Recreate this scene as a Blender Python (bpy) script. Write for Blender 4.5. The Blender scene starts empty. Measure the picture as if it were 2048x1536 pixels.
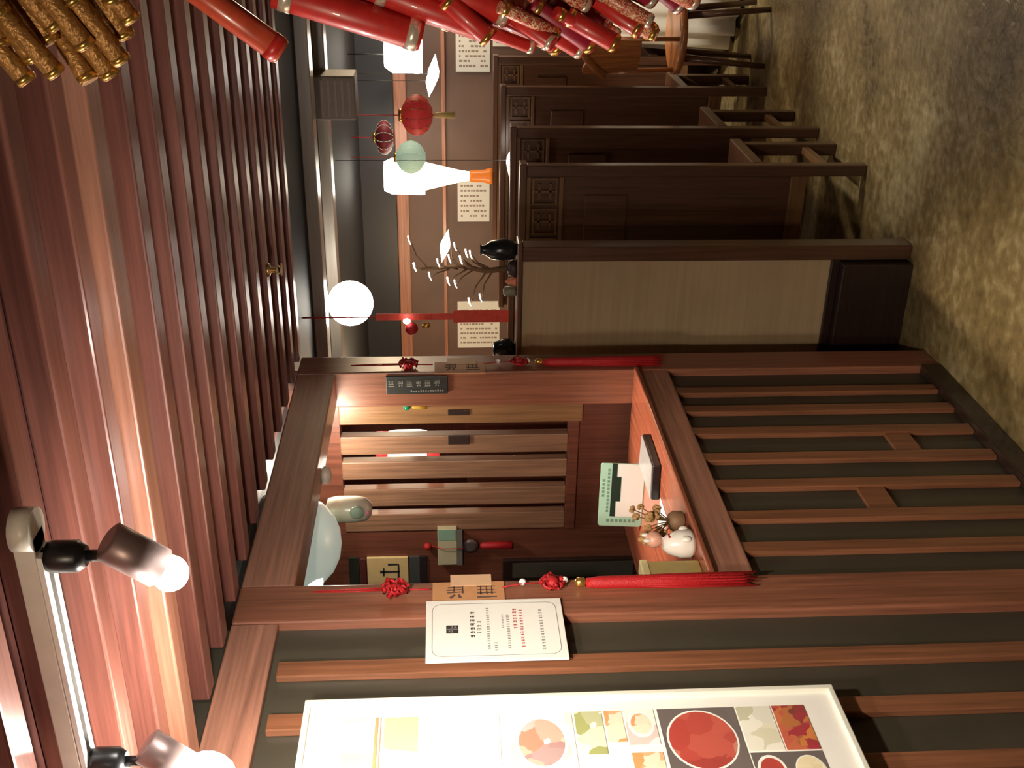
import bpy, math, random
from mathutils import Vector, Matrix
random.seed(7)
S = bpy.context.scene
COL = S.collection
R = math.radians

# ---------------------------------------------------------------- camera, world, exposure
yaw, pitch, roll = R(26.7), R(3.42), R(0.75)
F0 = Vector((-math.sin(yaw), math.cos(yaw), 0)); R0 = Vector((math.cos(yaw), math.sin(yaw), 0)); ZZ = Vector((0, 0, 1))
FW = F0 * math.cos(pitch) - ZZ * math.sin(pitch)
UP = F0 * math.sin(pitch) + ZZ * math.cos(pitch)
RT = R0 * math.cos(roll) - UP * math.sin(roll)
U2 = UP * math.cos(roll) + R0 * math.sin(roll)
cd = bpy.data.cameras.new('camera'); cam = bpy.data.objects.new('camera', cd); COL.objects.link(cam)
# the photograph was taken with the phone on its side: picture right is the room's down
cx, cy, cz = -U2, RT, -FW
cam.matrix_world = Matrix(((cx.x, cy.x, cz.x, 1.60), (cx.y, cy.y, cz.y, 0.0), (cx.z, cy.z, cz.z, 1.675), (0, 0, 0, 1)))
cd.sensor_width = 36.0; cd.lens = 2190 * 36 / 2048; cd.clip_start = 0.02
S.camera = cam
W = bpy.data.worlds.new('world'); S.world = W; W.use_nodes = True
W.node_tree.nodes['Background'].inputs[0].default_value = (0.9, 0.75, 0.6, 1)
W.node_tree.nodes['Background'].inputs[1].default_value = 0.05
S.view_settings.view_transform = 'Standard'; S.view_settings.look = 'None'
S.view_settings.gamma = 1; S.view_settings.use_curve_mapping = False
S.view_settings.exposure = 0.0

def lamp(name, kind, loc, energy, color=(1, .82, .62), size=.05, aim=None, cone=60, blend=.4):
    d = bpy.data.lights.new(name, kind); d.energy = energy; d.color = color
    if kind in ('POINT', 'SPOT'): d.shadow_soft_size = size
    if kind == 'SPOT': d.spot_size = R(cone); d.spot_blend = blend
    if kind == 'AREA': d.size = size
    o = bpy.data.objects.new(name, d); COL.objects.link(o); o.location = loc
    if aim is not None: o.rotation_euler = (Vector(aim) - Vector(loc)).to_track_quat('-Z', 'Y').to_euler()
    return o
WARM = (1, .80, .58)
# track spotlights over the left wall (their heads are built further down); the third spot and the point light are added fill
lamp('spot_beam', 'SPOT', (0.800, 1.078, 1.982), 75, (1, .88, .72), .03, (0.0, 1.50, 1.45), 100, .7)
lamp('spot_beam', 'SPOT', (0.490, 1.060, 1.960), 45, (1, .88, .72), .03, (0.0, 1.25, 1.35), 120, .7)
lamp('spot_beam', 'SPOT', (1.15, -.25, 2.08), 34, WARM, .04, (1.10, 2.2, 1.3), 70, .9)  # unseen fill added behind the viewer, for the garland and the wall
lamp('spot_spill', 'POINT', (.36, 1.24, 2.02), 9, (1, .90, .82), .03)  # added point light that whitens the ceiling beside the second spotlight
# ceiling downlights over the walkway; the last is a spot added to brighten the tablecloth
lamp('downlight_and_fill', 'SPOT', (.62, 2.72, 2.14), 30, (1, .84, .50), .05, (.36, 2.66, 0), 46, 1)
lamp('downlight_and_fill', 'SPOT', (1.15, 4.3, 2.14), 110, (1, .90, .76), .06, (.85, 4.3, 0), 44, 1)
lamp('downlight_and_fill', 'SPOT', (1.25, 5.3, 2.12), 170, (1, .92, .78), .06, (.80, 6.35, .4), 40, 1)
# behind the hatch
lamp('hatch_lamp', 'POINT', (-.24, 3.08, 2.07), 10, (1, .90, .74), .05)
lamp('counter_lamp', 'SPOT', (-.14, 2.90, 2.10), 130, (1, .84, .66), .04, (-.09, 2.86, 1.05), 50, .6)
# dining room
lamp('dining_lamp', 'POINT', (-1.3, 5.6, 1.70), 50, (1, .74, .46), .12)
lamp('dining_lamp', 'POINT', (1.60, 6.55, 2.04), 60, (1, .78, .5), .1)

# ---------------------------------------------------------------- materials
MATS = {}
def _new(name):
    m = bpy.data.materials.new(name); m.use_nodes = True
    n = m.node_tree.nodes; l = m.node_tree.links
    return m, n, l, n['Principled BSDF']
def plain(name, col, rough=.5, metal=0, noise=.12, scale=40, bump=0, emit=0, ecol=None, trans=0, coat=0):
    if name in MATS: return MATS[name]
    m, n, l, b = _new(name)
    b.inputs['Roughness'].default_value = rough; b.inputs['Metallic'].default_value = metal
    tc = n.new('ShaderNodeTexCoord'); nz = n.new('ShaderNodeTexNoise'); nz.inputs['Scale'].default_value = scale; nz.inputs['Detail'].default_value = 4
    l.new(tc.outputs['Object'], nz.inputs['Vector'])
    mx = n.new('ShaderNodeMix'); mx.data_type = 'RGBA'
    mx.inputs[6].default_value = tuple(c * (1 - noise) for c in col) + (1,); mx.inputs[7].default_value = tuple(min(1, c * (1 + noise)) for c in col) + (1,)
    l.new(nz.outputs['Fac'], mx.inputs[0]); l.new(mx.outputs[2], b.inputs['Base Color'])
    if bump:
        bp = n.new('ShaderNodeBump'); bp.inputs['Strength'].default_value = bump; bp.inputs['Distance'].default_value = .01
        l.new(nz.outputs['Fac'], bp.inputs['Height']); l.new(bp.outputs[0], b.inputs['Normal'])
    if emit:
        b.inputs['Emission Color'].default_value = (ecol or col) + (1,); b.inputs['Emission Strength'].default_value = emit
    if trans: b.inputs['Transmission Weight'].default_value = trans
    if coat: b.inputs['Coat Weight'].default_value = coat
    MATS[name] = m; return m
def wood(name, col, axis='Z', rough=.35, contrast=.45, fine=90, coat=.15):
    if name in MATS: return MATS[name]
    m, n, l, b = _new(name)
    tc = n.new('ShaderNodeTexCoord'); oi = n.new('ShaderNodeObjectInfo')
    ad = n.new('ShaderNodeVectorMath'); ad.operation = 'ADD'
    sc = n.new('ShaderNodeVectorMath'); sc.operation = 'SCALE'; sc.inputs[0].default_value = (7, 13, 5)
    l.new(oi.outputs['Random'], sc.inputs['Scale']); l.new(tc.outputs['Object'], ad.inputs[0]); l.new(sc.outputs[0], ad.inputs[1])
    mp = n.new('ShaderNodeMapping'); k = [fine, fine, fine]; k['XYZ'.index(axis)] = fine * .035
    mp.inputs['Scale'].default_value = k; l.new(ad.outputs[0], mp.inputs['Vector'])
    n1 = n.new('ShaderNodeTexNoise'); n1.inputs['Scale'].default_value = 1; n1.inputs['Detail'].default_value = 5; n1.inputs['Roughness'].default_value = .6
    l.new(mp.outputs[0], n1.inputs['Vector'])
    n2 = n.new('ShaderNodeTexNoise'); n2.inputs['Scale'].default_value = 3.0; n2.inputs['Detail'].default_value = 2
    l.new(ad.outputs[0], n2.inputs['Vector'])
    cr = n.new('ShaderNodeValToRGB')
    cr.color_ramp.elements[0].position = .25; cr.color_ramp.elements[1].position = .75
    cr.color_ramp.elements[0].color = tuple(c * (1 - contrast) for c in col) + (1,); cr.color_ramp.elements[1].color = tuple(c * (1 + contrast * .7) for c in col) + (1,)
    l.new(n1.outputs['Fac'], cr.inputs[0])
    mx = n.new('ShaderNodeMix'); mx.data_type = 'RGBA'; mx.blend_type = 'MULTIPLY'; mx.inputs[0].default_value = .5
    c2 = n.new('ShaderNodeValToRGB'); c2.color_ramp.elements[0].color = (.55, .5, .5, 1); c2.color_ramp.elements[1].color = (1.2, 1.15, 1.1, 1)
    l.new(n2.outputs['Fac'], c2.inputs[0]); l.new(cr.outputs[0], mx.inputs[6]); l.new(c2.outputs[0], mx.inputs[7])
    l.new(mx.outputs[2], b.inputs['Base Color'])
    b.inputs['Roughness'].default_value = rough; b.inputs['Coat Weight'].default_value = coat; b.inputs['Coat Roughness'].default_value = .2
    bp = n.new('ShaderNodeBump'); bp.inputs['Strength'].default_value = .12; bp.inputs['Distance'].default_value = .002
    l.new(n1.outputs['Fac'], bp.inputs['Height']); l.new(bp.outputs[0], b.inputs['Normal'])
    MATS[name] = m; return m
def glow(name, col, strength):
    if name in MATS: return MATS[name]
    m, n, l, b = _new(name)
    b.inputs['Base Color'].default_value = col + (1,); b.inputs['Emission Color'].default_value = col + (1,); b.inputs['Emission Strength'].default_value = strength
    MATS[name] = m; return m
def food(name, cols, scale=30, rough=.4):
    if name in MATS: return MATS[name]
    m, n, l, b = _new(name)
    tc = n.new('ShaderNodeTexCoord'); v = n.new('ShaderNodeTexVoronoi'); v.inputs['Scale'].default_value = scale
    nz = n.new('ShaderNodeTexNoise'); nz.inputs['Scale'].default_value = scale * .6; nz.inputs['Detail'].default_value = 3
    l.new(tc.outputs['Object'], nz.inputs['Vector'])
    mixv = n.new('ShaderNodeMix'); mixv.data_type = 'RGBA'; mixv.inputs[0].default_value = .1
    l.new(tc.outputs['Object'], mixv.inputs[6]); l.new(nz.outputs['Color'], mixv.inputs[7]); l.new(mixv.outputs[2], v.inputs['Vector'])
    cr = n.new('ShaderNodeValToRGB'); e = cr.color_ramp.elements
    while len(e) < len(cols): e.new(.5)
    for i, c in enumerate(cols):
        e[i].position = .1 + .8 * i / max(1, len(cols) - 1); e[i].color = c + (1,)
    sp = n.new('ShaderNodeSeparateColor'); l.new(v.outputs['Color'], sp.inputs[0]); l.new(sp.outputs[0], cr.inputs[0])
    l.new(cr.outputs[0], b.inputs['Base Color']); b.inputs['Roughness'].default_value = rough
    MATS[name] = m; return m

RW = (.255, .102, .050)
W_SLAT = wood('slat wood', RW, 'Z', .38)
W_POST = wood('post wood', (.29, .112, .064), 'Z', .36)
W_HEAD = wood('header wood', (.42, .20, .135), 'Y', .40)  # paler than the posts, painting in the glossy light on the rails
W_BATTEN = wood('ceiling batten wood', (.205, .076, .056), 'X', .30, coat=.3)
W_CEIL = wood('ceiling board wood', (.12, .042, .034), 'X', .42)
W_INNER = wood('inner wall wood', (.175, .060, .036), 'Z', .42)
W_COUNTER = wood('counter wood', (.40, .115, .062), 'Y', .25, coat=.4)
W_PALE = wood('pale slat wood', (.30, .165, .10), 'Z', .4)
W_DARK = wood('dark booth wood', (.115, .052, .028), 'Z', .33, coat=.3)
W_DARKX = wood('dark booth rail wood', (.13, .060, .034), 'X', .33, coat=.3)
W_TRIM = wood('booth trim wood', (.22, .115, .05), 'X', .35)
W_BLACK = wood('black brown wood', (.030, .016, .012), 'X', .35)
W_CHAIR = wood('orange chair wood', (.42, .15, .045), 'Z', .3, coat=.4)
W_RAIL = wood('picture rail wood', (.50, .22, .14), 'X', .4)
M_BACKING = plain('dark wall backing', (.058, .050, .035), .42, noise=.3, scale=5)
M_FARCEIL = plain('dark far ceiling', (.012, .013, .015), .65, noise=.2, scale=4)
M_BEAM = wood('lamp sheen beam wood', (.34, .30, .25), 'X', .3, .2, coat=.5)  # pale tone stands in for the lamp reflected in the beams
M_CREAM = wood('cream panel veneer', (.46, .34, .195), 'X', .5, .12, 60)
M_WHITE = plain('white paper', (.84, .82, .76), .6, noise=.02)
M_FRAME = plain('cream poster frame', (.74, .72, .62), .45, noise=.03)
M_INK = plain('black ink', (.03, .028, .028), .6)
M_GREYINK = plain('grey ink', (.22, .21, .20), .6)
M_REDINK = plain('red ink', (.42, .06, .05), .6)
M_RED = plain('red silk cord', (.44, .010, .013), .55, noise=.25, scale=300, bump=.3)
M_REDPAPER = plain('red paper', (.50, .025, .020), .4, noise=.3, scale=120, coat=.2)
M_GOLD = plain('gold foil', (.80, .50, .13), .28, .9, noise=.25, scale=200)
M_BRONZE = plain('old gold foil', (.36, .18, .05), .42, .45, noise=.5, scale=260, bump=.3)
M_BLACK = plain('black plastic', (.012, .012, .013), .35)
M_GREYMETAL = plain('brushed grey metal', (.28, .20, .19), .42, .6)
M_TRACK = plain('white track enamel', (.72, .68, .58), .4)
M_TAN = plain('tan card', (.56, .27, .12), .6, noise=.12)
M_PEACH = plain('peach card', (.72, .45, .27), .6, noise=.10)
M_YELLOW = plain('yellow sign card', (.72, .53, .25), .55, noise=.1)
M_DGREY = plain('dark grey sign', (.06, .065, .065), .5)
M_GREEN = plain('pale green card', (.40, .66, .52), .45, noise=.05)
M_DARKGREEN = plain('dark green card', (.012, .03, .02), .5)
M_SHEET = plain('white sheet', (.82, .84, .80), .5, noise=.02)
M_SLATE = plain('grey glossy lid', (.36, .34, .34), .25)
M_GLASSY = plain('milky green glass', (.46, .52, .45), .18, noise=.1, scale=8, coat=.6)
M_CERAMIC = plain('white ceramic', (.80, .74, .66), .25, noise=.04)
M_PINK = plain('pink ceramic', (.70, .36, .26), .35)
M_DRY = plain('dried flower tan', (.46, .26, .10), .8, noise=.5, scale=150, bump=.5)
M_TWIG = plain('dry twig', (.20, .11, .05), .8, noise=.3)
M_TANBOX = plain('tan box card', (.50, .38, .14), .55, noise=.15)
M_JADE = plain('green jade', (.01, .26, .12), .25)
M_VASE = plain('black glazed vase', (.012, .015, .016), .25)
M_PALEGREEN = plain('pale green lantern paper', (.40, .55, .42), .7, emit=.35, ecol=(.55, .75, .55))
M_LANTERN = plain('red lantern paper', (.55, .03, .03), .6, noise=.35, scale=60, emit=.12, ecol=(.8, .05, .04))
M_CLOTH = plain('white table cloth', (.80, .74, .62), .8, noise=.04, scale=12)
M_GREYBOX = plain('taupe metal grille', (.20, .155, .12), .5)
M_BRASS = plain('brass', (.62, .46, .20), .3, .9)
G_BULB = glow('spot bulb', (1, .93, .84), 260)
G_SHADE = glow('lit white shade', (1, .93, .80), 7)
G_ORB = glow('lit globe', (1, .93, .82), 22)
G_LED = glow('warm led', (1, .92, .84), 9)
G_INNER = glow('lit bulb in dome', (.95, 1, .92), 1.6)
G_LANTERN = glow('lit lantern paper', (1, .90, .70), 3.0)
G_STREAK = glow('lit lamp column', (1, .90, .68), 3.2)

def stone(name):
    m, n, l, b = _new(name)
    tc = n.new('ShaderNodeTexCoord')
    a = n.new('ShaderNodeTexNoise'); a.inputs['Scale'].default_value = 1.5; a.inputs['Detail'].default_value = 8; a.inputs['Roughness'].default_value = .65
    c = n.new('ShaderNodeTexNoise'); c.inputs['Scale'].default_value = 26; c.inputs['Detail'].default_value = 5
    l.new(tc.outputs['Object'], a.inputs['Vector']); l.new(tc.outputs['Object'], c.inputs['Vector'])
    cr = n.new('ShaderNodeValToRGB'); e = cr.color_ramp.elements
    e[0].position = .34; e[0].color = (.060, .038, .014, 1); e[1].position = .66; e[1].color = (.46, .38, .21, 1)
    k = e.new(.5); k.color = (.20, .145, .062, 1)
    mx = n.new('ShaderNodeMix'); mx.data_type = 'FLOAT'; mx.inputs[0].default_value = .3
    l.new(a.outputs['Fac'], mx.inputs[2]); l.new(c.outputs['Fac'], mx.inputs[3]); l.new(mx.outputs[0], cr.inputs[0])
    l.new(cr.outputs[0], b.inputs['Base Color'])
    b.inputs['Roughness'].default_value = .34
    bp = n.new('ShaderNodeBump'); bp.inputs['Strength'].default_value = .35; bp.inputs['Distance'].default_value = .02
    l.new(c.outputs['Fac'], bp.inputs['Height']); l.new(bp.outputs[0], b.inputs['Normal'])
    return m
M_FLOOR = stone('ochre stone floor')
def farwall(name):
    m, n, l, b = _new(name)
    tc = n.new('ShaderNodeTexCoord'); a = n.new('ShaderNodeTexNoise'); a.inputs['Scale'].default_value = 3; a.inputs['Detail'].default_value = 6
    l.new(tc.outputs['Object'], a.inputs['Vector'])
    cr = n.new('ShaderNodeValToRGB'); cr.color_ramp.elements[0].color = (.090, .052, .042, 1); cr.color_ramp.elements[1].color = (.20, .112, .082, 1)
    l.new(a.outputs['Fac'], cr.inputs[0]); l.new(cr.outputs[0], b.inputs['Base Color']); b.inputs['Roughness'].default_value = .55
    return m
M_FARWALL = farwall('brown plaster')

# ---------------------------------------------------------------- mesh helpers
class MB:
    def __init__(s): s.v = []; s.f = []; s.m = []; s.sm = []
    def _add(s, vs, fs, mi=0, smooth=False):
        o = len(s.v); s.v += [tuple(v) for v in vs]
        for f in fs: s.f.append([i + o for i in f]); s.m.append(mi); s.sm.append(smooth)
        return s
    def box(s, x0, x1, y0, y1, z0, z1, mi=0, mat=None):
        vs = [Vector((x, y, z)) for z in (z0, z1) for y in (y0, y1) for x in (x0, x1)]
        if mat is not None: vs = [mat @ v for v in vs]
        return s._add(vs, [(0, 2, 3, 1), (4, 5, 7, 6), (0, 1, 5, 4), (2, 6, 7, 3), (0, 4, 6, 2), (1, 3, 7, 5)], mi)
    def lathe(s, prof, c, n=20, mi=0, axis=(0, 0, 1), smooth=True):
        q = Vector((0, 0, 1)).rotation_difference(Vector(axis).normalized()); c = Vector(c)
        vs = []; fs = []
        for r, h in prof:
            for k in range(n):
                a = 2 * math.pi * k / n; vs.append(c + q @ Vector((r * math.cos(a), r * math.sin(a), h)))
        for j in range(len(prof) - 1):
            for k in range(n):
                k2 = (k + 1) % n; fs.append((j * n + k, j * n + k2, (j + 1) * n + k2, (j + 1) * n + k))
        s._add(vs, fs, mi, smooth)
        o = len(s.v) - len(vs)
        if prof[0][0] > 1e-5: s.f.append([o + k for k in range(n)][::-1]); s.m.append(mi); s.sm.append(False)
        if prof[-1][0] > 1e-5: s.f.append([o + (len(prof) - 1) * n + k for k in range(n)]); s.m.append(mi); s.sm.append(False)
        return s
    def cyl(s, p0, p1, r0, r1=None, n=14, mi=0, smooth=True):
        p0 = Vector(p0); p1 = Vector(p1); L = (p1 - p0).length
        return s.lathe([(r0, 0), (r0 if r1 is None else r1, L)], p0, n, mi, p1 - p0, smooth)
    def ball(s, c, r, n=14, mi=0, sq=(1, 1, 1)):
        m = max(6, n // 2); vs = []; fs = []; c = Vector(c)
        for j in range(m + 1):
            t = math.pi * j / m
            for k in range(n):
                a = 2 * math.pi * k / n
                vs.append(c + Vector((r * sq[0] * math.sin(t) * math.cos(a), r * sq[1] * math.sin(t) * math.sin(a), r * sq[2] * math.cos(t))))
        for j in range(m):
            for k in range(n):
                k2 = (k + 1) % n; fs.append((j * n + k, (j + 1) * n + k, (j + 1) * n + k2, j * n + k2))
        return s._add(vs, fs, mi, True)
    def tube(s, pts, r, n=8, mi=0, r1=None):
        pts = [Vector(p) for p in pts]; vs = []; fs = []; N = len(pts)
        for i, p in enumerate(pts):
            d = (pts[min(i + 1, N - 1)] - pts[max(i - 1, 0)]).normalized()
            q = Vector((0, 0, 1)).rotation_difference(d); rr = r if r1 is None else r + (r1 - r) * i / (N - 1)
            for k in range(n):
                a = 2 * math.pi * k / n; vs.append(p + q @ Vector((rr * math.cos(a), rr * math.sin(a), 0)))
        for i in range(N - 1):
            for k in range(n):
                k2 = (k + 1) % n; fs.append((i * n + k, i * n + k2, (i + 1) * n + k2, (i + 1) * n + k))
        fs.append(tuple(range(n))[::-1]); fs.append(tuple((N - 1) * n + k for k in range(n)))
        return s._add(vs, fs, mi, True)
    def prism(s, poly, to3, d, mi=0):
        """poly: list of 2D points; to3: (a, b, depth) -> Vector; thickness d"""
        n = len(poly); vs = [to3(a, b, 0) for a, b in poly] + [to3(a, b, d) for a, b in poly]
        fs = [tuple(range(n))[::-1], tuple(range(n, 2 * n))] + [(i, (i + 1) % n, n + (i + 1) % n, n + i) for i in range(n)]
        return s._add(vs, fs, mi)
    def build(s, name, mats, parent=None, origin=None, bevel=0):
        if not isinstance(mats, (list, tuple)): mats = [mats]
        if origin is None: origin = parent.location.copy() if parent is not None else Vector((0, 0, 0))
        if parent is not None and parent.parent is not None and parent.type == 'MESH': pass
        org = Vector(origin)
        me = bpy.data.meshes.new(name); me.from_pydata([Vector(v) - org for v in s.v], [], s.f)
        for m in mats: me.materials.append(m)
        for p, mi, sm in zip(me.polygons, s.m, s.sm): p.material_index = mi; p.use_smooth = sm
        me.update()
        import bmesh
        b = bmesh.new(); b.from_mesh(me); bmesh.ops.recalc_face_normals(b, faces=b.faces); b.to_mesh(me); b.free()
        o = bpy.data.objects.new(name, me); COL.objects.link(o)
        w = org
        if parent is not None:
            o.parent = parent; o.location = w - WORLD.get(parent.name, Vector((0, 0, 0)))
        else: o.location = w
        WORLD[o.name] = w.copy()
        if bevel:
            bv = o.modifiers.new('bevel', 'BEVEL'); bv.width = bevel; bv.segments = 2; bv.limit_method = 'ANGLE'
        return o
WORLD = {}
def tag(o, label, cat, group=None):
    o['label'] = label; o['category'] = cat
    if group: o['group'] = group
    return o
def thing(name, label, cat, loc, group=None):
    o = bpy.data.objects.new(name, None); COL.objects.link(o); o.location = loc; o.empty_display_size = .05
    WORLD[o.name] = Vector(loc); return tag(o, label, cat, group)
def struct(o): o['kind'] = 'structure'; return o
def copy_at(o, d, parent):
    c = o.copy(); COL.objects.link(c); c.parent = parent; c.location = o.location + Vector(d); WORLD[c.name] = WORLD[o.name] + Vector(d); return c
def copy_tree(root, loc, label=None):
    r = root.copy(); COL.objects.link(r); r.location = loc; WORLD[r.name] = Vector(loc)
    if label: r['label'] = label
    for ch in list(root.children):
        c = ch.copy(); COL.objects.link(c); c.parent = r
        for g in list(ch.children):
            d = g.copy(); COL.objects.link(d); d.parent = c
    return r

# ---------------------------------------------------------------- the room
CZ = 2.165     # underside of the battens, top of the wall
floor = struct(MB().box(-3.2, 3.2, -2.2, 7.2, -.08, 0).build('floor', M_FLOOR))
ceiling = struct(MB().box(-.1, 3.2, -2.2, 3.39, 2.21, 2.27).build('ceiling', W_CEIL))
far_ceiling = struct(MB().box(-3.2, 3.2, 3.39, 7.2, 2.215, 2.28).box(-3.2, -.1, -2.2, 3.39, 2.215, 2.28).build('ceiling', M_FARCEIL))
proto = None
for k in range(22):
    y1 = 3.39 - .16 * k
    if proto is None:
        proto = MB().box(.012, 3.2, y1 - .052, y1, CZ, 2.21).build('batten', W_BATTEN, ceiling, (1.6, y1 - .026, 2.19), bevel=.004)
    elif k != 11: copy_at(proto, (0, -.16 * k, 0), ceiling)
MB().box(.012, 3.2, 1.472, 1.534, 2.138, 2.21).build('spotlit_batten', wood('spotlit batten wood', (.34, .15, .095), 'X', .34, coat=.3), ceiling, (1.6, 1.5, 2.17), bevel=.004)  # batten deepened and paled to imitate the spotlit strip on the ceiling
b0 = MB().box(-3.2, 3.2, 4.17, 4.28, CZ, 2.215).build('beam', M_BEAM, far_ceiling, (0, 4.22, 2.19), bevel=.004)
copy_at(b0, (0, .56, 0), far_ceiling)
struct(MB().box(-3.2, 3.2, 7.03, 7.2, 0, 2.215).build('wall_far', M_FARWALL))
struct(MB().box(-3.2, 3.2, 7.015, 7.03, 1.986, 2.215).build('trim_3', plain('dark slate paint', (.035, .034, .040), .4)))
struct(MB().box(3.2, 3.3, -2.2, 7.2, 0, 2.28).build('wall_right', M_FARWALL))
struct(MB().box(-3.2, 3.2, -2.3, -2.2, 0, 2.28).build('wall_back', M_FARWALL))
struct(MB().box(-3.3, -3.2, -2.2, 7.2, 0, 2.28).build('wall_rear_left', M_FARWALL)).name = 'wall_left_dining'
struct(MB().box(-3.2, 3.2, 6.99, 7.03, 1.906, 1.986).build('trim_1', W_RAIL, bevel=.006))
struct(MB().box(-3.2, 3.2, 7.005, 7.03, 1.66, 1.685).build('trim_2', W_RAIL, bevel=.004))

# left wall: dark backing boards with the hatch opening, slats and posts in front
wl = MB()
wl.box(-.09, -.018, -2.2, 1.995, 0, 2.21); wl.box(-.09, -.018, 2.118, 3.265, 0, .96)
wall_left = struct(wl.build('wall_left', M_BACKING))
sp = MB().box(-.018, 0, -.0235, .0235, 0, 2.045).build('slat', W_SLAT, wall_left, (0, 0, 0), bevel=.003)
sp.location = (0, 1.842, 0)
for i in range(1, 12): copy_at(sp, (0, -.157 * i, 0), wall_left)
ss = MB().box(-.018, 0, -.022, .022, .07, .935).build('slat', W_SLAT, wall_left, (0, 0, 0), bevel=.003)
ss.location = (0, 2.249, 0)
for y in (2.393, 2.55, 2.697, 2.851, 2.992, 3.12): copy_at(ss, (0, y - 2.249, 0), wall_left)
# braces let in between the slats
bpz = MB().box(-.018, -.006, 2.415, 2.528, .465, .54).build('brace', W_SLAT, wall_left, (-.03, 2.48, .56))
copy_at(bpz, (0, .302, -.19), wall_left)
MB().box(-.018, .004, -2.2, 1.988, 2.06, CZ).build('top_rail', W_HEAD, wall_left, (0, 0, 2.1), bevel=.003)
struct(MB().box(-.018, .018, -2.2, 1.988, 0, .07).box(-.018, .018, 2.122, 3.258, 0, .07).build('baseboard_left', W_BLACK, bevel=.004))

# the hatch frame
win = struct(MB().box(-.12, .008, 1.99, 2.122, 0, CZ).build('window_1', W_POST, bevel=.005))
MB().box(-.12, .008, 3.26, 3.39, 0, CZ).build('jamb', W_POST, win, (0, 3.32, 1), bevel=.005)
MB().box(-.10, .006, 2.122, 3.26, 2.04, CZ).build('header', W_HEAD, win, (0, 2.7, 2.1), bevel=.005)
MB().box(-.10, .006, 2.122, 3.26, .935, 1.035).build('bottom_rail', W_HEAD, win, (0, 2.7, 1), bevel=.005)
MB().box(-.12, -.10, 2.122, 3.26, 2.06, CZ).build('header_lining', W_INNER, win, (-.11, 2.7, 2.1))

# room behind the hatch: wall with a slatted screen
wi = MB()
wi.box(-.135, -.122, 3.34, 3.39, 0, 2.215); wi.box(-.135, -.02, 3.33, 3.34, 1.0, 2.215)
wi.box(-.67, -.135, 3.345, 3.385, 0, 1.215); wi.box(-2.4, -.67, 3.33, 3.385, 0, 2.215); wi.box(-.67, -.135, 3.33, 3.385, 2.045, 2.215)
wall_inner = struct(wi.build('wall_inner', W_INNER))
scr = MB().box(-.67, -.222, 3.325, 3.37, 1.215, 1.252).build('screen_rail', W_INNER, wall_inner, (-.44, 3.35, 1.23), bevel=.003)
MB().box(-.221, -.135, 3.322, 3.37, 1.205, 2.045).build('slat', wood('wide pale slat', (.31, .165, .075), 'Z', .38), wall_inner, (-.18, 3.345, 1.6), bevel=.004)
s0 = MB().box(-.342, -.270, 3.325, 3.365, 1.252, 2.045).build('slat', W_PALE, wall_inner, (-.306, 3.345, 1.65), bevel=.004)
for x in (-.372, -.485, -.592): copy_at(s0, (x + .27, 0, 0), wall_inner)
struct(MB().box(-2.4, -.5, 3.95, 4.0, 0, 2.215).build('wall_kitchen', wood('kitchen panel wood', (.15, .045, .028), 'X', .45))).name = 'wall_back_inner'
kb = MB().box(-1.5, -.30, 3.60, 3.63, 1.0, 1.60).build('backsplash', W_INNER)
kb.name = 'shelf_board'; tag(kb, 'reddish board standing behind the slatted screen of the hatch', 'board')

# ---------------------------------------------------------------- service counter in the hatch
sc_ = thing('service_counter', 'reddish wooden counter top running through the hatch', 'counter', (-.11, 2.69, 0))
MB().box(-.60, .022, 2.124, 3.258, 1.035, 1.05).build('counter_top', W_COUNTER, sc_, (-.11, 2.69, 1.04), bevel=.004)
MB().box(-.262, -.122, 2.124, 3.258, 0, 1.035).build('carcass', W_INNER, sc_, (-.17, 2.69, .5))

# ---------------------------------------------------------------- poster with food photographs
def pa(y, z, d): return Vector((.030 + d, y, z))
po = thing('food_poster', 'large white framed poster of food photographs hanging on the slat wall', 'poster', (0.0, 1.25, .888))
PY0, PY1, PZ0, PZ1 = .80, 1.690, .900, 1.955
MB().box(.001, .030, PY0, PY1, PZ0, PZ1).build('backing_sheet', M_WHITE, po, (.01, 1.3, 1.4))
fr = MB()
fr.box(.001, .040, PY1, PY1 + .012, PZ0 - .012, PZ1 + .012).box(.001, .040, PY0 - .012, PY0, PZ0 - .012, PZ1 + .012).box(.001, .040, PY0, PY1, PZ1, PZ1 + .012).box(.001, .040, PY0, PY1, PZ0 - .012, PZ0)
fr.build('frame', M_FRAME, po, (.02, 1.3, 1.4), bevel=.002)
def photo(name, y0, y1, z0, z1, mat, d=.0012):
    return MB().box(.0302, .0302 + d, min(y0, y1), max(y0, y1), min(z0, z1), max(z0, z1)).build('photograph', mat, po, (.03, (y0 + y1) / 2, (z0 + z1) / 2))
def dish(ph, y, z, ry, rz, rim, mat, k=.78, d=.0016):
    n = 28
    MB().prism([(y + ry * math.cos(2 * math.pi * i / n), z + rz * math.sin(2 * math.pi * i / n)) for i in range(n)], pa, d).build('bowl_print', rim, ph, WORLD[ph.name])
    MB().prism([(y + k * ry * math.cos(2 * math.pi * i / n), z + k * rz * math.sin(2 * math.pi * i / n)) for i in range(n)], lambda a, b, q: Vector((.030 + d + q, a, b)), .0005).build('food_print', mat, ph, WORLD[ph.name])
F_PINK = food('pink meat print', [(.66, .46, .42), (.78, .66, .60), (.50, .36, .34), (.80, .74, .68)], 14)
F_BUN = food('golden pastry print', [(.80, .62, .42), (.70, .46, .26), (.84, .76, .62), (.62, .34, .22)], 12)
F_WHITE = food('pale dish print', [(.84, .80, .74), (.80, .78, .72), (.62, .50, .46), (.84, .82, .78)], 12)
F_PRAWN = food('prawn print', [(.70, .24, .16), (.84, .78, .70), (.34, .20, .20), (.80, .50, .36)], 22)
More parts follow.
